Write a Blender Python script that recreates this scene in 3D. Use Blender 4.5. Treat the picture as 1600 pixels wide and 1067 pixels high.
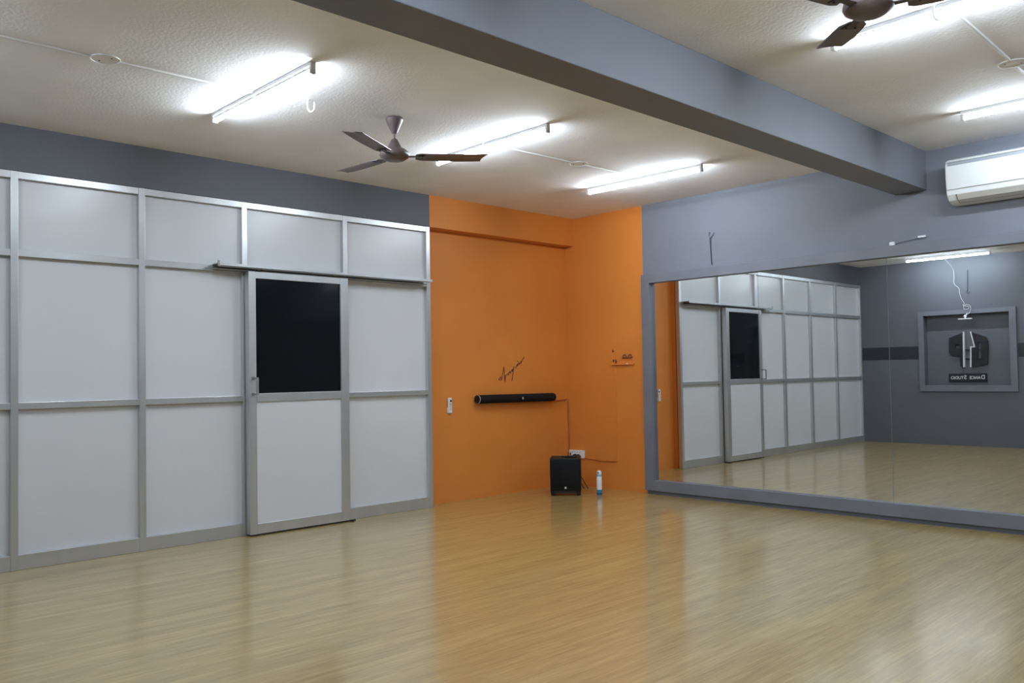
import bpy, bmesh, math, random
from mathutils import Vector, Matrix
random.seed(7)
PI = math.pi
S = bpy.context.scene
for o in list(bpy.data.objects):
    bpy.data.objects.remove(o)

# ---------------------------------------------------------------- camera
yaw, pitch, roll = 0.815619, 0.029286, -0.016659
F = Vector((-math.sin(yaw)*math.cos(pitch), math.cos(yaw)*math.cos(pitch), math.sin(pitch)))
Rr = Vector((math.cos(yaw), math.sin(yaw), 0)); U = Rr.cross(F)
R2 = Rr*math.cos(roll)+U*math.sin(roll); U2 = -Rr*math.sin(roll)+U*math.cos(roll)
cam = bpy.data.cameras.new('camera'); co = bpy.data.objects.new('camera', cam)
S.collection.objects.link(co)
M = Matrix((R2, U2, -F)).transposed().to_4x4(); M.translation = Vector((6.40353, -7.10648, 1.2369))
co.matrix_world = M
cam.sensor_width = 36; cam.lens = 1331.25/1600*36
cam.shift_x = (800-775.93)/1600
cam.shift_y = (545.84-533.5)/1600
cam.clip_start = 0.05
S.camera = co

# ---------------------------------------------------------------- world, exposure
w = bpy.data.worlds.new('world'); S.world = w; w.use_nodes = True
w.node_tree.nodes['Background'].inputs[0].default_value = (0.02, 0.022, 0.025, 1)
w.node_tree.nodes['Background'].inputs[1].default_value = 0.3
S.view_settings.view_transform = 'Standard'; S.view_settings.look = 'None'
S.view_settings.gamma = 1; S.view_settings.use_curve_mapping = False
S.view_settings.exposure = 0.1
TUBE_STRENGTH = 158.0
TUBE_COLOR = (0.765, 0.885, 1.0, 1)

# room numbers (metres)
H = 2.95; D = 0.125; HP = 2.645; L = 7.376; YE = 2.043; RX = 7.45
HB = 2.641; XB1, XB2 = 3.612, 3.864

# ---------------------------------------------------------------- helpers
C = S.collection
class G:
    def __init__(s): s.bm = bmesh.new(); s.mi = 0
    def _new(s, fn):
        b = bmesh.new(); fn(b)
        for f in b.faces: f.material_index = s.mi
        me = bpy.data.meshes.new('tmp'); b.to_mesh(me); b.free()
        s.bm.from_mesh(me); bpy.data.meshes.remove(me)
        return s
    def box(s, x0, x1, y0, y1, z0, z1, bev=0.0, seg=2, rot=None, piv=None):
        def fn(b):
            bmesh.ops.create_cube(b, size=1)
            sx, sy, sz = abs(x1-x0), abs(y1-y0), abs(z1-z0)
            c = Vector(((x0+x1)/2, (y0+y1)/2, (z0+z1)/2))
            for v in b.verts: v.co = Vector((v.co.x*sx, v.co.y*sy, v.co.z*sz))+c
            if bev: bmesh.ops.bevel(b, geom=list(b.edges), offset=bev, segments=seg, affect='EDGES', profile=0.5)
            if rot is not None:
                p = Vector(piv) if piv else c
                for v in b.verts: v.co = rot @ (v.co-p)+p
        return s._new(fn)
    def cyl(s, p0, p1, r, r2=None, seg=24, cap=True):
        p0, p1 = Vector(p0), Vector(p1)
        def fn(b):
            bmesh.ops.create_cone(b, cap_ends=cap, segments=seg, radius1=r, radius2=r if r2 is None else r2, depth=(p1-p0).length)
            q = (p1-p0).to_track_quat('Z', 'Y')
            for v in b.verts: v.co = q @ v.co+(p0+p1)/2
        return s._new(fn)
    def lathe(s, prof, c=(0, 0, 0), seg=32):
        def fn(b):
            rings = []
            for r, z in prof:
                rings.append([b.verts.new((c[0]+r*math.cos(2*PI*k/seg), c[1]+r*math.sin(2*PI*k/seg), c[2]+z)) for k in range(seg)])
            for a, d in zip(rings, rings[1:]):
                for k in range(seg):
                    b.faces.new((a[k], a[(k+1) % seg], d[(k+1) % seg], d[k]))
            b.faces.new(rings[0][::-1]); b.faces.new(rings[-1])
            bmesh.ops.recalc_face_normals(b, faces=b.faces)
        return s._new(fn)
    def prism(s, pts, vec):            # polygon (3d points) pushed along vec
        vec = Vector(vec)
        def fn(b):
            a = [b.verts.new(p) for p in pts]; d = [b.verts.new(Vector(p)+vec) for p in pts]
            b.faces.new(a); b.faces.new(d[::-1]); n = len(a)
            for k in range(n): b.faces.new((a[k], d[k], d[(k+1) % n], a[(k+1) % n]))
            bmesh.ops.recalc_face_normals(b, faces=b.faces)
        return s._new(fn)
    def tube(s, pts, r, seg=8):
        pts = [Vector(p) for p in pts]
        def fn(b):
            rings = []; n = len(pts); up = Vector((0.13, 0.27, 0.95)).normalized()
            for i, p in enumerate(pts):
                t = (pts[min(i+1, n-1)]-pts[max(i-1, 0)]).normalized()
                a = t.cross(up)
                if a.length < 0.05: a = t.cross(Vector((1, 0, 0)))
                a.normalize(); c = t.cross(a)
                if rings:
                    pass
                rings.append([b.verts.new(p+(a*math.cos(2*PI*k/seg)+c*math.sin(2*PI*k/seg))*r) for k in range(seg)])
            for a, d in zip(rings, rings[1:]):
                for k in range(seg): b.faces.new((a[k], a[(k+1) % seg], d[(k+1) % seg], d[k]))
            b.faces.new(rings[0]); b.faces.new(rings[-1][::-1])
            bmesh.ops.recalc_face_normals(b, faces=b.faces)
        return s._new(fn)
    def out(s, name, mats, parent=None, loc=None, smooth=None):
        me = bpy.data.meshes.new(name); s.bm.to_mesh(me); s.bm.free()
        for m in (mats if isinstance(mats, (list, tuple)) else [mats]): me.materials.append(m)
        if smooth is not None:
            for p in me.polygons: p.use_smooth = True
            me.set_sharp_from_angle(angle=math.radians(smooth))
        o = bpy.data.objects.new(name, me); C.objects.link(o)
        if parent: o.parent = parent
        if loc: o.location = loc
        return o

def tag(o, label=None, cat=None, group=None, kind=None):
    if label: o['label'] = label
    if cat: o['category'] = cat
    if group: o['group'] = group
    if kind: o['kind'] = kind
    return o
def empty(name, loc=(0, 0, 0), rz=0, **k):
    o = bpy.data.objects.new(name, None); C.objects.link(o)
    o.location = loc; o.rotation_euler = (0, 0, rz); o.empty_display_size = 0.1
    return tag(o, **k)
def copy_tree(o, parent=None):
    c = o.copy(); C.objects.link(c)
    if parent: c.parent = parent
    for ch in [q for q in bpy.data.objects if q.parent == o]: copy_tree(ch, c)
    return c
def smooth_path(pts, n=6):
    pts = [Vector(p) for p in pts]; out = []
    for i in range(len(pts)-1):
        p0 = pts[max(i-1, 0)]; p1 = pts[i]; p2 = pts[i+1]; p3 = pts[min(i+2, len(pts)-1)]
        for k in range(n):
            t = k/n
            out.append(0.5*((2*p1)+(-p0+p2)*t+(2*p0-5*p1+4*p2-p3)*t*t+(-p0+3*p1-3*p2+p3)*t**3))
    out.append(pts[-1]); return out

# ---------------------------------------------------------------- materials
def mat(name, col, rough=0.5, metal=0.0, spec=0.5, var=0.0, vscale=3.0, bump=0.0, bscale=80.0, bdist=0.01, stretch=(1, 1, 1), coat=0.0, tint=None):
    m = bpy.data.materials.new(name); m.use_nodes = True
    N = m.node_tree.nodes; K = m.node_tree.links; b = N['Principled BSDF']
    b.inputs['Base Color'].default_value = (*col, 1); b.inputs['Roughness'].default_value = rough
    b.inputs['Metallic'].default_value = metal; b.inputs['Specular IOR Level'].default_value = spec
    b.inputs['Coat Weight'].default_value = coat
    tc = N.new('ShaderNodeTexCoord'); mp = N.new('ShaderNodeMapping'); mp.inputs['Scale'].default_value = stretch
    K.new(tc.outputs['Object'], mp.inputs['Vector'])
    if var:
        n = N.new('ShaderNodeTexNoise'); n.inputs['Scale'].default_value = vscale; n.inputs['Detail'].default_value = 5
        K.new(mp.outputs[0], n.inputs['Vector'])
        r = N.new('ShaderNodeValToRGB'); r.color_ramp.elements[0].position = 0.3; r.color_ramp.elements[1].position = 0.7
        c0 = tuple(c*(1-var) for c in col); c1 = tint if tint else tuple(min(1, c*(1+var)) for c in col)
        r.color_ramp.elements[0].color = (*c0, 1); r.color_ramp.elements[1].color = (*c1, 1)
        K.new(n.outputs['Fac'], r.inputs['Fac']); K.new(r.outputs['Color'], b.inputs['Base Color'])
    if bump:
        n2 = N.new('ShaderNodeTexNoise'); n2.inputs['Scale'].default_value = bscale; n2.inputs['Detail'].default_value = 4
        K.new(mp.outputs[0], n2.inputs['Vector'])
        bp = N.new('ShaderNodeBump'); bp.inputs['Strength'].default_value = bump; bp.inputs['Distance'].default_value = bdist
        K.new(n2.outputs['Fac'], bp.inputs['Height']); K.new(bp.outputs[0], b.inputs['Normal'])
    return m

def floor_material():
    m = bpy.data.materials.new('vinyl_wood_floor'); m.use_nodes = True
    N = m.node_tree.nodes; K = m.node_tree.links; b = N['Principled BSDF']
    tc = N.new('ShaderNodeTexCoord')
    def noise(scale, sc, det=4, rough=0.6):
        mp = N.new('ShaderNodeMapping'); mp.inputs['Scale'].default_value = sc
        K.new(tc.outputs['Object'], mp.inputs['Vector'])
        n = N.new('ShaderNodeTexNoise'); n.inputs['Scale'].default_value = scale; n.inputs['Detail'].default_value = det; n.inputs['Roughness'].default_value = rough
        K.new(mp.outputs[0], n.inputs['Vector']); return n
    # narrow strips along y, each a tone of its own, random butt joints
    br = N.new('ShaderNodeTexBrick'); mp = N.new('ShaderNodeMapping'); mp.inputs['Rotation'].default_value = (0, 0, PI/2)
    K.new(tc.outputs['Object'], mp.inputs['Vector']); K.new(mp.outputs[0], br.inputs['Vector'])
    br.inputs['Scale'].default_value = 1.0; br.inputs['Brick Width'].default_value = 0.55; br.inputs['Row Height'].default_value = 0.032
    br.inputs['Mortar Size'].default_value = 0.0004; br.offset = 0.37
    br.inputs['Color1'].default_value = (0.42, 0.42, 0.42, 1); br.inputs['Color2'].default_value = (0.58, 0.58, 0.58, 1); br.inputs['Mortar'].default_value = (0.4, 0.4, 0.4, 1)
    n1 = noise(1.0, (85, 3.4, 1), 6, 0.6); n2 = noise(1.0, (10, 0.5, 1), 3); 
    def mix(a, bb, f):
        x = N.new('ShaderNodeMix'); x.data_type = 'RGBA'; x.blend_type = 'MIX'; x.inputs[0].default_value = f
        K.new(a, x.inputs[6]); K.new(bb, x.inputs[7]); return x.outputs[2]
    c = mix(n1.outputs['Fac'], n2.outputs['Fac'], 0.4); c = mix(c, br.outputs['Color'], 0.3)
    r = N.new('ShaderNodeValToRGB'); e = r.color_ramp.elements
    e[0].position = 0.36; e[0].color = (0.25, 0.163, 0.042, 1)
    e[1].position = 0.64; e[1].color = (0.57, 0.415, 0.155, 1)
    q = e.new(0.5); q.color = (0.415, 0.280, 0.086, 1)
    K.new(c, r.inputs['Fac']); K.new(r.outputs['Color'], b.inputs['Base Color'])
    rr = N.new('ShaderNodeMapRange'); rr.inputs['To Min'].default_value = 0.42; rr.inputs['To Max'].default_value = 0.50
    K.new(n2.outputs['Fac'], rr.inputs['Value']); K.new(rr.outputs[0], b.inputs['Roughness'])
    b.inputs['Specular IOR Level'].default_value = 0.6
    b.inputs['Coat Weight'].default_value = 0.95; b.inputs['Coat Roughness'].default_value = 0.165; b.inputs['Coat IOR'].default_value = 1.85
    bp = N.new('ShaderNodeBump'); bp.inputs['Strength'].default_value = 0.14; bp.inputs['Distance'].default_value = 0.002
    nb = noise(1.0, (28, 5, 1), 3)
    K.new(nb.outputs['Fac'], bp.inputs['Height']); K.new(bp.outputs[0], b.inputs['Normal']); K.new(bp.outputs[0], b.inputs['Coat Normal'])
    return m

GREY = (0.180, 0.190, 0.222)
m_grey = mat('blue_grey_paint', GREY, 0.55, var=0.07, vscale=1.3, bump=0.12, bscale=45, spec=0.35)
m_grey_dark = mat('dark_grey_paint', (0.118, 0.122, 0.140), 0.55, var=0.06, vscale=1.3, bump=0.12, bscale=45, spec=0.35)
m_frame = mat('grey_frame_paint', (0.16, 0.17, 0.20), 0.45, var=0.08, vscale=4, bump=0.1, bscale=60, spec=0.4)
m_orange = mat('orange_paint', (0.66, 0.225, 0.040), 0.5, var=0.06, vscale=1.5, bump=0.1, bscale=50, spec=0.35)
m_ceil = mat('rough_plaster', (0.85, 0.825, 0.82), 0.85, var=0.05, vscale=2.0, bump=0.5, bscale=55, bdist=0.004, spec=0.2)
m_floor = floor_material()
m_alu = mat('satin_aluminium', (0.60, 0.61, 0.62), 0.36, metal=0.75, var=0.05, vscale=6, stretch=(1, 1, 0.2))
m_alu_dark = mat('dull_aluminium', (0.34, 0.34, 0.33), 0.45, metal=0.7)
m_panel = mat('white_laminate', (0.66, 0.665, 0.69), 0.28, var=0.02, vscale=1.5, spec=0.45)
m_blackglass = mat('black_glass', (0.006, 0.007, 0.009), 0.08, spec=0.3)
m_rubber = mat('black_rubber', (0.015, 0.014, 0.013), 0.6)
m_mirror = mat('mirror_silvering', (0.80, 0.825, 0.82), 0.0, metal=1.0)
m_mirror_edge = mat('mirror_glass_edge', (0.35, 0.42, 0.40), 0.2)
m_stripe = mat('black_stripe_paint', (0.028, 0.03, 0.037), 0.5, spec=0.35)
m_white = mat('white_plastic', (0.74, 0.75, 0.75), 0.3, spec=0.5)
m_cream = mat('cream_plastic', (0.52, 0.50, 0.46), 0.4)
m_shadowgap = mat('dark_slot', (0.05, 0.05, 0.055), 0.6)
m_slot = mat('grey_intake_slot', (0.30, 0.32, 0.35), 0.5)
m_wpaint = mat('white_conduit_paint', (0.66, 0.65, 0.62), 0.55, spec=0.3)
m_fan = mat('brown_fan_enamel', (0.125, 0.092, 0.090), 0.38, var=0.06, vscale=8, spec=0.5)
m_fan_dark = mat('fan_dark', (0.04, 0.03, 0.03), 0.4)
m_black = mat('black_cloth_grille', (0.007, 0.007, 0.008), 0.8, spec=0.2, bump=0.3, bscale=300, bdist=0.002)
m_blackpl = mat('black_plastic', (0.008, 0.008, 0.008), 0.45, spec=0.3)
m_silver = mat('silver_badge', (0.75, 0.75, 0.75), 0.25, metal=0.6)
m_screen = mat('remote_screen', (0.03, 0.035, 0.03), 0.25)
m_button = mat('grey_button', (0.36, 0.36, 0.38), 0.5)
m_ink = mat('dark_red_ink', (0.10, 0.022, 0.012), 0.6)
m_blue = mat('blue_label', (0.03, 0.22, 0.42), 0.35)
m_lblue = mat('pale_blue_label', (0.24, 0.42, 0.55), 0.35)
m_logo = mat('black_acrylic_sign', (0.018, 0.02, 0.024), 0.3)
m_logoedge = mat('white_sign_edge', (0.62, 0.63, 0.64), 0.4)
m_brass = mat('brass_roller', (0.42, 0.36, 0.22), 0.4, metal=0.7)
m_tube = bpy.data.materials.new('glowing_tube'); m_tube.use_nodes = True
_b = m_tube.node_tree.nodes['Principled BSDF']
_b.inputs['Base Color'].default_value = (0.9, 0.9, 0.9, 1); _b.inputs['Emission Color'].default_value = TUBE_COLOR
_b.inputs['Emission Strength'].default_value = TUBE_STRENGTH

# ---------------------------------------------------------------- the room
def struct(name, g, m, **k): return tag(g.out(name, m, **k), kind='structure')
struct('floor', G().box(-0.4, RX+0.1, -L-0.3, 0.1, -0.12, 0), m_floor)
struct('ceiling', G().box(-0.4, RX+0.1, -L-0.3, 0.1, H, H+0.12), m_ceil)
struct('wall_left', G().box(-0.15, 0, -YE, 0, 0, H).box(-0.15, 0.055, -L, -YE, 0, H), m_orange)
# wall behind the mirrors: orange up to 1.07 m from the corner, grey beyond
g = G(); g.box(-0.15, 1.071, 0, 0.1, 0, H); g.mi = 1; g.box(1.071, RX, 0, 0.1, 0, H)
struct('wall_back', g, [m_orange, m_grey])
NX0, NX1, NZ0, NZ1, ND = 1.13, 2.362, 0.947, 2.06, 0.13
g = G(); y0, y1 = -L-0.3, -L
g.box(-0.15, NX0, y0, y1, 0, H).box(NX1, RX, y0, y1, 0, H).box(NX0, NX1, y0, y1, 0, NZ0).box(NX0, NX1, y0, y1, NZ1, H).box(NX0, NX1, y0, -L-ND, NZ0, NZ1)
g.mi = 1; g.box(D, 1.038, -L, -L+0.002, 1.368, 1.578).box(2.466, RX, -L, -L+0.002, 1.368, 1.578)
struct('wall_front', g, [m_grey_dark, m_stripe])
struct('wall_right', G().box(RX, RX+0.1, -L-0.3, 0.1, 0, H), m_grey)
# concrete beams
g = G(); g.mi = 0; g.box(0, D, -YE, 0, HP, H); g.mi = 1; g.box(0.055, D, -L, -YE, HP, H)
struct('trim_1', g, [m_orange, m_grey_dark])
struct('trim_2', G().box(XB1, XB2, -L, 0, HB, H, bev=0.004), m_grey)
# raised square border round the niche
g = G(); a, b, c, d = 1.05, 2.455, 0.85, 2.128
for bx in ((a, NX0, c, d), (NX1, b, c, d), (NX0, NX1, c, NZ0), (NX0, NX1, NZ1, d)): g.box(bx[0], bx[1], -L, -L+0.03, bx[2], bx[3])
struct('trim_3', g, m_frame)

# ---------------------------------------------------------------- aluminium partition
PX = D                     # front face of posts
PD = 0.07                  # back of posts (room face of panels 0.095)
posts = [-(YE+0.022), -2.988, -3.929, -4.735, -5.57, -6.44, -L+0.024]
PW = 0.046
part = empty('partition_wall', (PX, -4.7, 0), label='white panelled partition in an aluminium frame, running along the left wall', cat='partition')
def P(g, name, m, **k):
    o = g.out(name, m, parent=part, **k)
    for v in o.data.vertices: v.co -= Vector((PX, -4.7, 0))
    return o
for y in posts:
    P(G().box(PD, PX, y-PW/2, y+PW/2, 0.001, HP-0.002, bev=0.002), 'post', m_alu)
for i in range(len(posts)-1):
    ya, yb = posts[i]-PW/2, posts[i+1]+PW/2      # ya > yb
    P(G().box(PD, PX-0.002, yb, ya, HP-0.05, HP-0.002, bev=0.002), 'top_rail', m_alu)
    P(G().box(PD, PX-0.002, yb, ya, 2.075, 2.122, bev=0.002), 'rail', m_alu)
    P(G().box(0.072, 0.088, yb, ya, 2.122, HP-0.05), 'upper_panel', m_panel)
    if i != 1:
        P(G().box(PD, PX-0.002, yb, ya, 1.058, 1.102, bev=0.002), 'rail', m_alu)
        P(G().box(PD, PX-0.002, yb, ya, 0.001, 0.1, bev=0.002), 'kick_rail', m_alu)
        P(G().box(0.072, 0.088, yb, ya, 1.102, 2.075), 'middle_panel', m_panel)
        P(G().box(0.072, 0.088, yb, ya, 0.1, 1.058), 'lower_panel', m_panel)
# track over the sliding door
P(G().box(PX, 0.235, -4.20, -2.105, 2.121, 2.128).box(0.226, 0.236, -4.19, -2.105, 2.108, 2.1285), 'track_cover', m_alu)
g = G(); g.box(0.215, 0.225, -4.20, -2.13, 2.100, 2.1205).box(PX, 0.130, -4.20, -2.13, 2.085, 2.1205)
g.box(0.225, 0.235, -4.203, -4.190, 2.105, 2.145).box(PX, 0.19, -4.20, -2.13, 2.085, 2.09)
tr = P(g, 'door_track', m_alu_dark); tr['label'] = 'dull grey overhead sliding track'
P(G().box(PX, PX+0.006, -3.937, -3.922, 0.91, 0.99, bev=0.002).cyl((PX+.006, -3.93, 0.95), (PX+.014, -3.93, 0.95), 0.005), 'lock_plate', m_alu_dark)
# sliding door leaf, hung in front of the partition
DX0, DX1 = 0.134, 0.2
dr = tag(empty('door_1', (0.18, -3.475, 0)), kind='structure')
def Dp(g, name, m, **k):
    o = g.out(name, m, parent=dr, **k)
    for v in o.data.vertices: v.co -= Vector((0.18, -3.475, 0))
    return o
ya, yb = -3.012, -3.937
Dp(G().box(DX0, DX1, yb, yb+0.062, 0.014, 2.084, bev=0.002), 'stile', m_alu)
Dp(G().box(DX0, DX1, ya-0.078, ya, 0.014, 2.084, bev=0.002), 'stile', m_alu)
yi0, yi1 = yb+0.062, ya-0.078
Dp(G().box(DX0, DX1-0.001, yi0, yi1, 2.03, 2.084, bev=0.002), 'top_rail', m_alu)
Dp(G().box(DX0, DX1-0.001, yi0, yi1, 1.052, 1.118, bev=0.002), 'middle_rail', m_alu)
Dp(G().box(DX0, DX1-0.001, yi0, yi1, 0.014, 0.092, bev=0.002), 'bottom_rail', m_alu)
Dp(G().box(0.172, 0.185, yi0, yi1, 1.118, 2.03), 'glass_pane', m_blackglass)
Dp(G().box(0.172, 0.187, yi0, yi1, 0.092, 1.052), 'lower_panel', m_panel)
Dp(G().box(DX0+0.004, DX1-0.004, yb+0.005, ya-0.005, 0.004, 0.014), 'bottom_seal', m_rubber)
g = G()
for z in (1.112, 1.238): g.box(DX1, DX1+0.006, -3.917, -3.893, z-0.014, z+0.014, bev=0.002).box(DX1+0.004, DX1+0.070, -3.911, -3.899, z-0.006, z+0.006)
g.box(DX1+0.064, DX1+0.074, -3.916, -3.894, 1.106, 1.244, bev=0.002)
Dp(g, 'handle', m_alu_dark)
for y in (-3.80, -3.14):
    Dp(G().box(0.172, 0.19, y-0.07, y+0.03, 2.084, 2.094).cyl((0.17, y-0.04, 2.099), (0.19, y-0.04, 2.099), 0.013).cyl((0.17, y+0.0, 2.099), (0.19, y+0.0, 2.099), 0.013), 'roller', m_brass)
Dp(G().box(0.15, 0.225, -3.012, -2.992, 0.0, 0.012, bev=0.003).box(0.20, 0.222, -3.005, -2.975, 0.004, 0.016, bev=0.003), 'floor_guide', m_rubber)

# ---------------------------------------------------------------- mirror wall
FX0, FX1 = 1.095, 7.30; MZ0, MZ1 = 0.143, 2.136; FP = 0.07
mw = empty('wall_mirror', (4.2, 0, 0), label='large framed wall mirror of several panes, running along the grey wall', cat='mirror')
def Mp(g, name, m, **k):
    o = g.out(name, m, parent=mw, **k)
    for v in o.data.vertices: v.co -= Vector((4.2, 0, 0))
    return o
Mp(G().box(FX0, FX0+0.100, -FP, -0.001, 0.04, 2.226, bev=0.002), 'frame_board', m_frame)
Mp(G().box(FX0+0.100, FX1, -FP, -0.001, MZ1, 2.226, bev=0.002), 'frame_board', m_frame)
Mp(G().box(FX0+0.100, FX1, -FP, -0.001, 0.04, MZ0, bev=0.002), 'frame_board', m_frame)
Mp(G().box(FX1, FX1+0.09, -FP, -0.001, 0.04, 2.226, bev=0.002), 'frame_board', m_frame)
Mp(G().box(FX0+0.01, FX1+0.08, -FP+0.035, -0.001, 0.0, 0.04), 'plinth', m_frame)
seams = [FX0+0.100, 2.382, 3.543, 4.72, 5.90, FX1]
for a, b in zip(seams, seams[1:]):
    e = 0.0018
    o = Mp(G().box(a+e, b-e, -0.020, -0.015, MZ0+0.001, MZ1-0.001), 'mirror_pane', m_mirror)
Mp(G().box(FX0+0.100, FX1, -0.0145, -0.001, MZ0, MZ1), 'backing_board', m_mirror_edge)

# ---------------------------------------------------------------- tube lights
def make_tube():
    t = empty('tube_light')
    G().box(-0.605, 0.605, -0.018, 0.018, -0.024, -0.0005, bev=0.003).out('batten', m_white, t)
    tb = G().cyl((-0.585, 0, -0.047), (0.585, 0, -0.047), 0.014, seg=20).out('tube', [m_tube, m_white], t)
    for p in tb.data.polygons:            # LED tube: opaque spine above, glowing below
        if p.normal.z > 0.65: p.material_index = 1
    for s in (-1, 1):
        G().box(s*0.585, s*0.607, -0.016, 0.016, -0.064, -0.0005, bev=0.003).out('lamp_holder', m_white, t)
    return t
T0 = make_tube(); first = True
tubes = [(1.80, -4.675, 0.0, 'lit tube light nearest the camera on the left ceiling, left of the brown ceiling fan'),
         (1.84, -2.858, 0.0, 'lit tube light on the left ceiling, seen just behind the brown ceiling fan blade'),
         (1.88, -1.065, 0.03, 'lit tube light on the left ceiling nearest the orange corner'),
         (5.03, -2.83, -0.03, 'lit tube light on the right ceiling, partly behind the cut-off fan'),
         (5.03, -0.92, 0.0, 'lit tube light high above the white air conditioner'),
         (1.70, -6.80, 0.0, 'lit tube light seen reflected near the top of the mirror'),
         (5.03, -4.70, 0.0, 'unseen tube light added to brighten the room, on the right ceiling above the camera'),  # out of view: repeat of the right row, added for room brightness
         (5.03, -6.60, 0.0, 'unseen tube light added to brighten the room, on the right ceiling behind the camera')]  # also unseen, put in as extra light for the room
for x, y, rz, lb in tubes:
    t = T0 if first else copy_tree(T0); first = False
    t.location = (x, y, H); t.rotation_euler = (0, 0, rz)
    tag(t, lb, 'light', 'ceiling tube lights')

# ---------------------------------------------------------------- ceiling fans
def make_fan(R, z_b, ang, kk=0.86):
    f = empty('ceiling_fan')
    G().lathe([(0.058, -0.001), (0.061, -0.008), (0.059, -0.016), (0.020, -0.098), (0.017, -0.104), (0.012, -0.106)]).out('canopy', m_fan, f, smooth=40)
    G().cyl((0, 0, -0.10), (0, 0, z_b+0.08), 0.009, seg=16).out('downrod', m_fan, f, smooth=40)
    G().lathe([(0.012, z_b+0.112), (0.020, z_b+0.107), (0.028, z_b+0.092), (0.047, z_b+0.052), (0.050, z_b+0.042), (0.040, z_b+0.036)]).out('lower_canopy', m_fan, f, smooth=40)
    G().lathe([(0.03*kk, z_b+0.047), (0.085*kk, z_b+0.038), (0.112*kk, z_b+0.018), (0.116*kk, z_b), (0.108*kk, z_b-0.014), (0.075*kk, z_b-0.032), (0.03*kk, z_b-0.038)], seg=40).out('motor', m_fan, f, smooth=40)
    for k, a in enumerate(ang):
        # blade along +x, tilted about x, then turned about z
        n = 14; g = G(); r0 = 0.14
        def sec(t):
            x = r0+(R-r0)*t; wd = 0.058+0.008*math.sin(t*PI*0.9)
            if t < 0.06: wd *= 0.72+0.28*t/0.06
            return x, wd
        def fn(b, g=g):
            rows = []
            for i in range(n+1):
                t = i/n; x, wd = sec(t)
                row = []
                for dz in (0.0022, -0.0022):
                    for s, cv in ((-1, -0.007), (-0.5, 0.0), (0, 0.002), (0.5, 0.0), (1, -0.007)):
                        xx = x-(0.055*(s+1)/2 if i == n else 0)
                        row.append(b.verts.new((xx, wd*s, z_b+cv*(1-t**4)+dz)))
                rows.append(row)
            for p, q in zip(rows, rows[1:]):
                for j in range(4):
                    b.faces.new((p[j], p[j+1], q[j+1], q[j])); b.faces.new((p[5+j], q[5+j], q[6+j], p[6+j]))
                b.faces.new((p[0], q[0], q[5], p[5])); b.faces.new((p[4], p[9], q[9], q[4]))
            for r in (rows[0], rows[-1]):
                for j in range(4): b.faces.new((r[j], r[5+j], r[6+j], r[j+1]))
            bmesh.ops.recalc_face_normals(b, faces=b.faces)
            rt = Matrix.Rotation(math.radians(-6), 4, 'X')
            for v in b.verts:
                c = Vector((v.co.x, v.co.y, v.co.z-z_b)); c = rt @ c
                v.co = Vector((c.x, c.y, c.z+z_b))
        g._new(fn)
        o = g.out('blade', m_fan, f, smooth=40); o.rotation_euler = (0, 0, a)
        arm = G().prism([(0.085, -0.018, z_b-0.004), (0.15, -0.014, z_b-0.004), (0.20, -0.035, z_b-0.006), (0.20, 0.035, z_b-0.006), (0.15, 0.014, z_b-0.004), (0.085, 0.018, z_b-0.004)], (0, 0, -0.004))
        for sy in (-0.02, 0.02): arm.cyl((0.185, sy, z_b-0.014), (0.185, sy, z_b-0.006), 0.005, seg=10)
        q = arm.out('blade_arm', m_fan_dark, o)
    return f
f1 = make_fan(0.615, -0.25, [math.radians(a) for a in (-61.3, 56, 182)])
f1.location = (1.866, -3.735, H); tag(f1, 'brown three-bladed ceiling fan hanging whole in view on the left ceiling', 'ceiling fan', 'brown ceiling fans')
f2 = make_fan(0.435, -0.25, [math.radians(a) for a in (136, 15, -104)])
f2.location = (4.967, -3.65, H); tag(f2, 'brown ceiling fan cut off by the top edge of the photo, right side', 'ceiling fan', 'brown ceiling fans')

# ---------------------------------------------------------------- ceiling hooks, junction boxes, conduits
def make_hook():
    h = empty('ceiling_hook')
    pts = [(0.0, -0.022, 0.0), (0.0, -0.022, -0.05)]+[(0, -0.022*math.cos(t), -0.05-0.028*math.sin(t)) for t in [PI*k/8 for k in range(1, 8)]]+[(0, 0.022, -0.05), (0.0, 0.022, -0.018)]
    G().tube(pts, 0.0055).out('hook', m_wpaint, h, smooth=60)
    G().lathe([(0.014, 0), (0.014, -0.004), (0.008, -0.006)], c=(0, -0.022, 0), seg=16).out('washer', m_wpaint, h)
    return h
h0 = make_hook()
for i, (x, y, lb) in enumerate([(1.85, -4.355, 'white U hook on the ceiling between the nearest left tube light and the fan'),
                                (1.822, -2.875, 'white U hook on the ceiling beside the tube light behind the fan'),
                                (4.958, -2.85, 'white U hook on the right ceiling at the photo top edge')]):
    h = h0 if i == 0 else copy_tree(h0)
    h.location = (x, y, H); h.rotation_euler = (0, 0, math.radians(-50)); tag(h, lb, 'hook', 'white ceiling hooks')
def make_jbox():
    j = empty('junction_box')
    G().lathe([(0.072, -0.0005), (0.072, -0.003), (0.068, -0.005), (0.03, -0.005)], seg=40).out('cover', m_ceil, j, smooth=30)
    g = G(); n = 40; pts = [(0.073*math.cos(2*PI*k/n), 0.073*math.sin(2*PI*k/n), -0.005) for k in range(n+1)]
    g.tube(pts, 0.0035, seg=6).out('rim', m_wpaint, j, smooth=60)
    for s in (-1, 1): G().cyl((0.035*s, 0.02*s, -0.008), (0.035*s, 0.02*s, -0.004), 0.004, seg=10).out('screw', m_fan_dark, j)
    return j
j0 = make_jbox()
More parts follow.
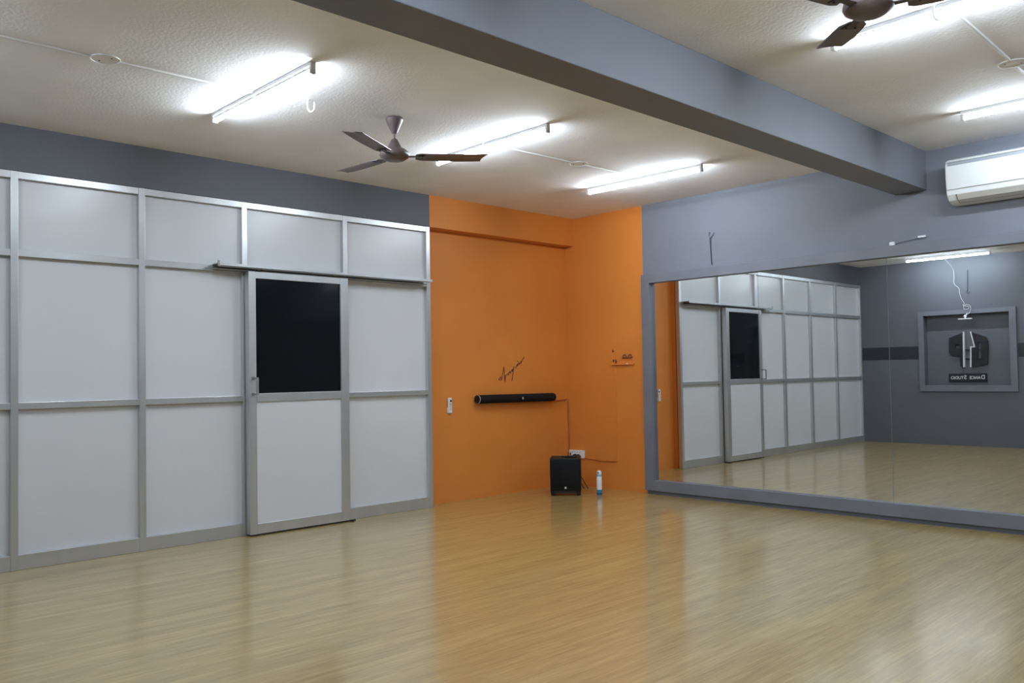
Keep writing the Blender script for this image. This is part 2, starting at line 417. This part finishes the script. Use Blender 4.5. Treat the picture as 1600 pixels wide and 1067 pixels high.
for i, (x, y, lb) in enumerate([(1.733, -5.53, 'round white junction box on the ceiling, far left of the nearest tube light'),
                                (1.844, -1.86, 'round white junction box on the ceiling between the two far left tube lights'),
                                (4.95, -1.69, 'round white junction box on the right ceiling above the air conditioner')]):
    j = j0 if i == 0 else copy_tree(j0)
    j.location = (x, y, H); tag(j, lb, 'junction box', 'round ceiling junction boxes')
for (xa, ya), (xb, yb), lb in (((1.70, -7.0), (1.728, -5.606), 'thin white conduit on the ceiling running in from the photo left edge'),
                               ((1.738, -5.454), (1.745, -4.69), 'thin white conduit between the left junction box and nearest tube light'),
                               ((1.815, -2.83), (1.842, -1.936), 'thin white conduit from the tube behind the fan to a junction box'),
                               ((1.846, -1.784), (1.87, -1.08), 'thin white conduit joining a junction box to the far left tube light'),
                               ((4.985, -2.80), (4.955, -1.766), 'thin white conduit running along the right ceiling to the junction box'),
                               ((4.945, -1.614), (4.94, -0.94), 'thin white conduit from the right junction box to the farther tube light')):
    g = G(); o = G(); v = Vector((xb-xa, yb-ya, 0)); n = Vector((-v.y, v.x, 0)).normalized()*0.008; p = Vector((xa, ya, H-0.0005))
    o.prism([p-n, p+n, p+n*0.7+Vector((0, 0, -0.010)), p-n*0.7+Vector((0, 0, -0.010))], v)
    tag(o.out('ceiling_conduit', m_wpaint), lb, 'conduit', 'white ceiling conduits')

# ---------------------------------------------------------------- air conditioner
ac = empty('air_conditioner', (4.075, 0, 2.475), label='white split air conditioner high on the grey wall above the mirror', cat='air conditioner')
W = 0.98
prof = [(0, 0.0), (-0.10, 0.0), (-0.155, 0.022), (-0.192, 0.062), (-0.208, 0.12), (-0.215, 0.20), (-0.215, 0.285), (-0.20, 0.318), (-0.17, 0.332), (0, 0.332)]
def sprof(x, sc=1.0): return [(x, y, z) for y, z in prof]
g = G(); g.prism(sprof(0.012), (W-0.024, 0, 0))
g.prism([(0.0, y*0.985, z*0.985+0.002) for y, z in prof], (0.012, 0, 0)).prism([(W-0.012, y*0.985, z*0.985+0.002) for y, z in prof], (0.012, 0, 0))
g.out('body', m_white, ac, smooth=25)
# front panel, standing just proud of the body
G().prism([(0.008, -0.205, 0.10), (0.008, -0.212, 0.10), (0.008, -0.222, 0.20), (0.008, -0.222, 0.272), (0.008, -0.214, 0.272)], (W-0.016, 0, 0)).out('front_panel', m_white, ac, smooth=20)
G().box(0.018, W-0.018, -0.2165, -0.19, 0.276, 0.300).out('intake_slot', m_slot, ac)
G().box(0.004, W-0.004, -0.222, -0.17, 0.302, 0.312, bev=0.004).out('top_lip', m_white, ac, smooth=40)
def onp(t):   # point on lower curve
    a, b, c = Vector((0, -0.108, 0.0025)), Vector((0, -0.166, 0.026)), Vector((0, -0.199, 0.066))
    return a.lerp(b, t*2) if t < 0.5 else b.lerp(c, t*2-1)
fl = [onp(0.1), onp(0.5), onp(0.95)]
nrm = Vector((0, -0.55, -0.83)).normalized()*0.006
poly = [(0.07, p.y, p.z) for p in fl]+[(0.07, (p+nrm).y, (p+nrm).z) for p in fl[::-1]]
G().prism(poly, (W-0.14, 0, 0)).out('air_flap', m_cream, ac)
g = G(); nr = nrm*0.6
for x0, x1 in ((0.064, 0.07), (W-0.07, W-0.064)): g.prism([(x0, p.y, p.z) for p in fl]+[(x0, (p+nr).y, (p+nr).z) for p in fl[::-1]], (x1-x0, 0, 0))
p = onp(0.06)
g.box(0.064, W-0.064, p.y-0.006, p.y, p.z-0.004, p.z+0.004)
g.out('flap_gap', m_shadowgap, ac)

# ---------------------------------------------------------------- remote control on the orange wall
rc = empty('remote_control', (0, -1.731, 0.866), label='small white remote control hanging on the orange wall', cat='remote control')
G().box(0.004, 0.022, -0.024, 0.024, 0, 0.150, bev=0.006, seg=3).out('body', m_white, rc, smooth=40)
G().box(0.0, 0.012, -0.028, 0.028, -0.004, 0.055, bev=0.004).out('wall_holder', m_white, rc, smooth=40)
G().box(0.0215, 0.0230, -0.004, 0.018, 0.108, 0.130).out('screen', m_screen, rc)
for r in range(4):
    for c in range(2):
        if r == 0 and c == 0: pass
        G().box(0.0215, 0.0245, -0.006+c*0.014-0.004, -0.006+c*0.014+0.005, 0.088-r*0.018-0.004, 0.088-r*0.018+0.004, bev=0.001).out('button', m_button if r else m_screen, rc)

# ---------------------------------------------------------------- sound bar
sb = empty('sound_bar', (0, -0.835, 0.985), label='long black cylindrical sound bar mounted on the orange wall', cat='speaker')
def tilt(y): return -0.0045*(y/0.57)
def bar_tube(x, ya, yb, r, seg=32):
    g = G()
    g.cyl((x, ya, tilt(ya)), (x, yb, tilt(yb)), r, seg=seg); return g
bar_tube(0.052, -0.555, 0.535, 0.044).out('body', m_black, sb, smooth=40)
bar_tube(0.052, -0.570, -0.563, 0.0445).out('trim_ring', m_silver, sb, smooth=40)
bar_tube(0.052, -0.574, -0.555, 0.0405).out('end_cap', m_blackpl, sb, smooth=40)
g = G(); n = 8
for k in range(n):
    t0, t1 = k/n*PI/2, (k+1)/n*PI/2
    g.cyl((0.052, 0.535+0.035*math.sin(t0), tilt(0.54)), (0.052, 0.535+0.035*math.sin(t1), tilt(0.54)), 0.044*math.cos(t0), 0.044*math.cos(t1)+1e-4, seg=32, cap=False)
g.out('end_cap', m_blackpl, sb, smooth=40)
G().box(0.094, 0.099, 0.022, 0.040, -0.012, 0.010, bev=0.001).out('badge', m_silver, sb)
for y in (-0.41, 0.365):
    G().box(0, 0.05, y-0.012, y+0.012, -0.052+tilt(y), -0.043+tilt(y), bev=0.002).box(0, 0.008, y-0.012, y+0.012, -0.05, 0.02).out('wall_bracket', m_silver, sb)
tag(G().tube([(0.05, -0.30, 0.955), (0.03, -0.25, 0.943), (0.010, -0.21, 0.938), (0.008, -0.1, 0.941), (0.008, -0.018, 0.944), (0.012, -0.012, 0.93), (0.012, -0.012, 0.33), (0.03, -0.014, 0.31), (0.06, -0.02, 0.30)], 0.006).out('speaker_cable', mat('orange_cable_paint', (0.40, 0.085, 0.02), 0.6), smooth=60),
    'thin dark orange cable dropping down the corner from the black sound bar', 'cable')
G_ = G().box(0.0005, 0.012, -0.028, -0.020, 0.36, 0.94)
tag(G_.out('corner_conduit', m_orange), 'orange-painted conduit running down the corner beside the cable', 'conduit')

# ---------------------------------------------------------------- subwoofer
sx, sy = 0.585, -0.707; sa = math.atan2(0.198, 0.236)
sw = empty('subwoofer', (sx, sy, 0), sa, label='black boxy subwoofer on the floor in the orange corner', cat='speaker')
w2 = 0.155; hh = 0.378; dp = 0.30
G().box(-w2, w2, 0.012, dp, 0.055, hh, bev=0.006).out('cabinet', m_blackpl, sw, smooth=40)
G().box(-w2+0.003, w2-0.003, 0.0, 0.013, 0.058, hh-0.012, bev=0.005).out('grille', m_black, sw, smooth=40)
G().box(-0.009, 0.009, -0.003, 0.002, 0.072, 0.092, bev=0.001).out('badge', m_silver, sw)
G().box(-w2+0.04, w2-0.04, 0.03, dp-0.03, 0.02, 0.056).out('port_base', mat('dark_brown_base', (0.03, 0.012, 0.01), 0.5), sw)
for a in (-1, 1):
    for q in (0.02, dp-0.06):
        G().prism([(a*w2, q, 0.056), (a*(w2-0.05), q, 0.056), (a*(w2-0.04), q, 0.0), (a*(w2-0.008), q, 0.0)], (0, 0.04, 0)).out('foot', m_blackpl, sw)
tag(G().tube(smooth_path([(0.46, -0.62, 0.3845), (0.50, -0.64, 0.386), (0.56, -0.60, 0.385), (0.60, -0.57, 0.386), (0.57, -0.53, 0.385), (0.50, -0.55, 0.386), (0.52, -0.62, 0.387), (0.60, -0.60, 0.388)]), 0.0055).out('coiled_cable', m_rubber, smooth=60),
    'short black cable coiled on top of the subwoofer', 'cable')

# ---------------------------------------------------------------- wall socket and plugs
so = empty('wall_socket', (0.135, 0, 0.345), label='white double power socket plate low on the orange wall', cat='socket')
G().box(-0.105, 0.105, -0.030, 0, -0.043, 0.043, bev=0.004).out('plate', m_white, so, smooth=40)
G().box(-0.09, -0.074, -0.035, -0.029, -0.016, 0.012, bev=0.002).out('switch', m_fan_dark, so)
for k in range(4):
    G().box(-0.055+k*0.036, -0.047+k*0.036, -0.032, -0.029, 0.018, 0.028).out('switch', m_button, so)
for i, x in enumerate((0.125, 0.172)):
    pg = empty('power_plug', (x, -0.030, 0.327), label=('left' if i == 0 else 'right')+' one of the two black plugs in the white wall socket', cat='plug', group='black plugs in the wall socket')
    G().cyl((0, 0, 0), (0, -0.028, 0), 0.021, 0.017, seg=20).box(-0.012, 0.012, -0.030, -0.006, -0.030, 0.0, bev=0.003).out('plug_body', m_rubber, pg, smooth=40)
    e = (0.42-x if i else 0.36-x, -0.12, 0.05-0.327)
    pts = smooth_path([(0, -0.018, -0.028), (0.0, -0.022, -0.09), (0.03, -0.04, -0.16), (e[0]*0.6, -0.09, -0.26), (e[0], -0.14, e[2]-0.045)])
    G().tube(pts, 0.0045).out('cable', m_rubber, pg, smooth=60)

# orange-painted conduit loop, bracket and little hooks on the mirror wall's orange end
g = G()
g.box(0.680, 0.692, -0.009, -0.0005, 0.305, 1.318).box(0.27, 0.692, -0.008, -0.0005, 0.296, 0.306)
tag(g.out('wall_conduit', m_orange), 'orange-painted conduit dropping from the wall bracket to the socket', 'conduit')
tag(G().tube(smooth_path([(0.24, -0.012, 0.31), (0.30, -0.011, 0.298), (0.38, -0.011, 0.293), (0.46, -0.014, 0.282), (0.56, -0.012, 0.283), (0.68, -0.012, 0.288)]), 0.0022).out('thin_wire', mat('dark_orange_wire', (0.26, 0.06, 0.02), 0.6), smooth=60), 'thin dark wire sagging along the orange wall right of the socket', 'wire')
wb = empty('wall_bracket', (0.79, 0, 1.32), label='orange-painted bracket with small hooks on the orange wall beside the mirror', cat='bracket')
G().box(-0.155, 0.150, -0.022, -0.0005, -0.006, 0.004, bev=0.001).out('ledge', m_orange, wb)
G().box(-0.002, 0.128, -0.016, -0.0005, 0.062, 0.074, bev=0.002).out('upper_ledge', m_ink, wb)
for x, z, h in ((-0.122, 0.128, 0.03), (-0.118, 0.026, 0.028), (-0.084, 0.010, 0.046)):
    G().cyl((x, -0.0005, z+h*0.5), (x, -0.016, z+h*0.5), 0.006, seg=10).box(x-0.006, x+0.006, -0.018, -0.012, z, z+h, bev=0.002).out('hook', m_ink, wb)
for x in (0.03, 0.10):
    n = 10; pts = [(x+0.022*math.cos(t), -0.010, 0.076+0.026*math.sin(t)) for t in [PI*k/n for k in range(n+1)]]
    G().tube(pts, 0.0035).out('loop', m_ink, wb, smooth=60)
G().box(0.06, 0.085, -0.026, -0.020, 0.004, 0.012).out('white_chip', m_white, wb)

# ---------------------------------------------------------------- handwriting on the orange wall
st = [[(-1.06, 1.182), (-1.031, 1.21), (-1.021, 1.177), (-1.055, 1.182)],
      [(-1.021, 1.177), (-0.983, 1.314), (-0.969, 1.16), (-0.962, 1.218), (-0.945, 1.232), (-0.927, 1.242), (-0.921, 1.225), (-0.910, 1.252), (-0.897, 1.271), (-0.892, 1.246), (-0.880, 1.262), (-0.862, 1.288), (-0.862, 1.262), (-0.835, 1.317), (-0.868, 1.166)],
      [(-0.812, 1.300), (-0.795, 1.325), (-0.78, 1.345), (-0.784, 1.322), (-0.759, 1.359), (-0.754, 1.338), (-0.729, 1.371), (-0.733, 1.350), (-0.711, 1.38), (-0.68, 1.417)],
      [(-0.782, 1.376), (-0.778, 1.368)]]
g = G()
for s_ in st: g.tube([(0.0035, y, z) for y, z in s_], 0.0042, seg=6)
tag(g.out('wall_signature', m_ink), 'dark slanting handwriting scrawled on the orange wall above the sound bar', 'writing')

# ---------------------------------------------------------------- spray bottle
bo = empty('spray_bottle', (0.790, -0.425, 0), label='slim white and blue bottle standing on the floor right of the subwoofer', cat='bottle')
G().lathe([(0.024, 0.0), (0.027, 0.004), (0.027, 0.055)], seg=24).out('blue_base', m_blue, bo, smooth=40)
G().lathe([(0.027, 0.055), (0.0272, 0.06), (0.027, 0.182), (0.025, 0.186)], seg=24).out('body', m_white, bo, smooth=40)
G().lathe([(0.0275, 0.010), (0.0277, 0.011), (0.0277, 0.020), (0.0275, 0.021)], seg=24).out('dark_band', mat('navy', (0.01, 0.05, 0.12), 0.4), bo, smooth=40)
G().lathe([(0.025, 0.186), (0.023, 0.192), (0.022, 0.206), (0.024, 0.208)], seg=24).out('neck', m_lblue, bo, smooth=40)
G().lathe([(0.024, 0.208), (0.0245, 0.225), (0.021, 0.238), (0.012, 0.246), (0.002, 0.248)], seg=24).out('cap', m_white, bo, smooth=40)
G().cyl((0.006, -0.020, 0.226), (0.008, -0.027, 0.226), 0.008, seg=14).out('nozzle', m_fan_dark, bo, smooth=40)

# ---------------------------------------------------------------- hooks and clips on the grey mirror wall
m_dark = mat('dark_cord', (0.045, 0.048, 0.058), 0.6)
wh = empty('wall_hook', (1.885, 0, 2.51), label='dark forked hook with a hanging cord on the grey wall above the mirror', cat='hook')
G().tube(smooth_path([(-0.012, -0.006, 0.055), (-0.014, -0.014, 0.030), (-0.004, -0.018, 0.008), (0.012, -0.018, 0.012), (0.030, -0.012, 0.034), (0.032, -0.006, 0.052)]), 0.0035).out('hook', m_grey, wh, smooth=60)
G().tube(smooth_path([(0.0, -0.018, 0.006), (0.0, -0.012, -0.06), (0.002, -0.008, -0.15), (0.006, -0.007, -0.22), (0.010, -0.007, -0.256)]), 0.0045).out('cord', m_dark, wh, smooth=60)
G().lathe([(0.006, -0.003), (0.006, 0.003)], c=(-0.012, -0.004, 0.055), seg=10).out('screw', m_dark, wh)
g = G(); g.box(-0.022, 0.020, -0.030, 0, -0.018, 0.018, bev=0.007, seg=3)
c1 = g.out('cable_clip', m_white, loc=(3.592, -0.0005, 2.243)); tag(c1, 'white plastic clip just above the mirror frame, at the lower left end of the wire', 'clip', 'white clips above the mirror')
c2 = G().box(-0.030, 0.030, -0.020, 0, -0.008, 0.008, bev=0.003).out('cable_clip', m_white, loc=(3.82, -0.0005, 2.275)); tag(c2, 'thin white clip above the mirror frame, at the right end of the wire', 'clip', 'white clips above the mirror')
pts = []
for k in range(61):
    t = k/60; pts.append((3.612+0.178*t, -0.010+0.004*math.cos(k*1.3), 2.248+0.024*t+0.007*math.sin(k*1.3)))
tag(G().tube(pts, 0.0022, seg=6).out('twisted_wire', mat('grey_wire', (0.36, 0.37, 0.40), 0.5), smooth=60), 'thin twisted grey wire strung between two white clips above the mirror', 'wire')

# ---------------------------------------------------------------- things on the logo wall (seen in the mirror)
YB = -L-ND
sg = empty('logo_sign', (1.76, YB, 1.5), label='black geometric letter logo sign with white edges, reflected in the mirror', cat='sign')
def sp(pts, y0, y1): return [(x-1.76, y0, z-1.5) for x, z in pts], (0, y1-y0, 0)
Pp = [(1.472, 1.695), (1.679, 1.775), (1.662, 1.227), (1.623, 1.245), (1.628, 1.40), (1.517, 1.418), (1.468, 1.454)]
# left-in-mirror letter: ring round a small square hole, plus its stem
hole = [(1.563, 1.583), (1.628, 1.583), (1.627, 1.520), (1.562, 1.527)]
g = G()
for poly in ([(1.472, 1.695), (1.679, 1.775), (1.674, 1.583), (1.563, 1.583)], [(1.472, 1.695), (1.563, 1.583), (1.562, 1.527), (1.517, 1.418), (1.468, 1.454)],
             [(1.562, 1.527), (1.627, 1.520), (1.669, 1.50), (1.666, 1.395), (1.517, 1.418)], [(1.628, 1.583), (1.674, 1.583), (1.669, 1.50), (1.627, 1.520)],
             [(1.628, 1.405), (1.667, 1.40), (1.662, 1.227), (1.623, 1.245)]):
    a, v = sp(poly, 0.025, 0.045); g.prism(a, v)
g.out('letter', m_logo, sg)
g = G()
for poly in ([(1.806, 1.771), (2.007, 1.687), (1.934, 1.612), (1.835, 1.612)], [(2.007, 1.687), (2.030, 1.616), (2.015, 1.271), (1.926, 1.351), (1.934, 1.612)],
             [(2.015, 1.271), (1.789, 1.231), (1.791, 1.34), (1.926, 1.351)], [(1.791, 1.34), (1.875, 1.347), (1.878, 1.40), (1.80, 1.40)],
             [(1.798, 1.535), (1.885, 1.535), (1.885, 1.40), (1.796, 1.40)], [(1.835, 1.612), (1.885, 1.612), (1.885, 1.535), (1.85, 1.535)]):
    a, v = sp(poly, 0.025, 0.045); g.prism(a, v)
g.out('letter', m_logo, sg)
g = G()
for poly in ([(1.679, 1.786), (1.700, 1.786), (1.692, 1.227), (1.668, 1.227)],): a, v = sp(poly, 0.0, 0.05); g.prism(a, v)
g.out('letter_edge', m_logoedge, sg)
g = G()
for poly in ([(1.782, 1.784), (1.800, 1.783), (1.850, 1.545), (1.830, 1.550)], [(1.778, 1.552), (1.830, 1.550), (1.852, 1.533), (1.798, 1.535)], [(1.778, 1.552), (1.798, 1.535), (1.789, 1.225), (1.768, 1.225)]):
    a, v = sp(poly, 0.0, 0.05); g.prism(a, v)
g.out('letter_edge', m_logoedge, sg)
G().box(-0.27, 0.22, 0, 0.03, -0.005, 0.005).box(-0.15, 0.15, 0, 0.03, -0.15, -0.14).out('mount', m_logo, sg)
pl = empty('name_plaque', (1.722, YB, 1.066), label='small black plaque reading DANCE STUDIO, reflected below the logo sign', cat='sign')
G().box(-0.272, 0.272, 0, 0.035, -0.064, 0.062, bev=0.003).out('board', m_logo, pl)
bx = -0.245
m_let = mat('white_lettering', (0.72, 0.73, 0.74), 0.4)
def text_mesh(s, size):
    cu = bpy.data.curves.new('t', 'FONT'); cu.body = s; cu.size = size; cu.extrude = 0.0015; cu.offset = size*0.012
    o = bpy.data.objects.new('t', cu); C.objects.link(o)
    dg = bpy.context.evaluated_depsgraph_get(); dg.update(); me = bpy.data.meshes.new_from_object(o.evaluated_get(dg))
    bpy.data.objects.remove(o); return me
cur = 0.0; pieces = []
for ch, sz in (('D', 0.088), ('ANCE', 0.066), (' ', 0.11), ('S', 0.088), ('TUDIO', 0.066)):
    if ch == ' ': cur += 0.040; continue
    me = text_mesh(ch, sz); xs = [v.co.x for v in me.vertices]; x0, x1 = min(xs), max(xs)
    pieces.append((me, cur-x0)); cur += (x1-x0)+0.008
k = 0.495/cur
for word in (pieces[:2], pieces[2:]):
    nm = bmesh.new()
    for me, off in word:
        for v in me.vertices: v.co = Vector(((v.co.x+off)*k, v.co.y, v.co.z))
        nm.from_mesh(me)
    for v in nm.verts: v.co = Vector((0.2475-v.co.x, 0.0365+v.co.z, v.co.y-0.026))
    bmesh.ops.recalc_face_normals(nm, faces=nm.faces)
    me = bpy.data.meshes.new('lettering'); nm.to_mesh(me); nm.free(); me.materials.append(m_let)
    o = bpy.data.objects.new('lettering', me); C.objects.link(o); o.parent = pl
# picture light over the niche, with its tangled cord hanging from the tube light
lm = empty('picture_light', (1.80, -L+0.03, 2.0), label='small white spot lamp on an arm over the logo niche, seen in the mirror', cat='lamp')
G().box(-0.10, 0.10, 0.115, 0.15, -0.035, -0.018, bev=0.004).out('lamp_head', m_white, lm, smooth=40)
G().tube([(0, 0.002, 0.07), (0, 0.06, 0.06), (0.0, 0.12, 0.0), (0, 0.13, -0.02)], 0.006).out('arm', m_white, lm, smooth=60)
G().lathe([(0.006, -0.024), (0.018, -0.018), (0.022, 0.0), (0.016, 0.018), (0.005, 0.024)], c=(-0.01, 0.10, 0.015), seg=20).out('pivot', m_white, lm, smooth=60)
yl = -L+0.06
loop = [(1.60, -6.83, 2.93), (1.605, -7.0, 2.90), (1.61, yl, 2.78), (1.625, yl, 2.66), (1.625, yl, 2.54), (1.69, yl, 2.46), (1.70, yl, 2.38), (1.72, yl, 2.30), (1.76, yl, 2.22), (1.74, yl, 2.19), (1.79, yl, 2.175), (1.83, yl+.01, 2.16), (1.81, yl, 2.13), (1.76, yl, 2.13), (1.75, yl, 2.17), (1.79, yl+.01, 2.20), (1.84, yl, 2.18), (1.85, yl, 2.13), (1.83, yl, 2.07), (1.80, yl+.05, 2.03)]
G().tube([p-Vector((1.80, -L+0.03, 2.0)) for p in smooth_path(loop)], 0.0032).out('cord', m_white, lm, smooth=60)
wc = G().tube(smooth_path([(1.806, -L+0.010, 2.74), (1.804, -L+0.012, 2.66), (1.80, -L+0.012, 2.50), (1.795, -L+0.012, 2.42), (1.78, -L+0.014, 2.395), (1.80, -L+0.014, 2.375), (1.83, -L+0.012, 2.40)]), 0.004).out('hanging_wire', m_dark, smooth=60)
tag(wc, 'short dark cord on the grey wall above the niche, seen in the mirror', 'cord')
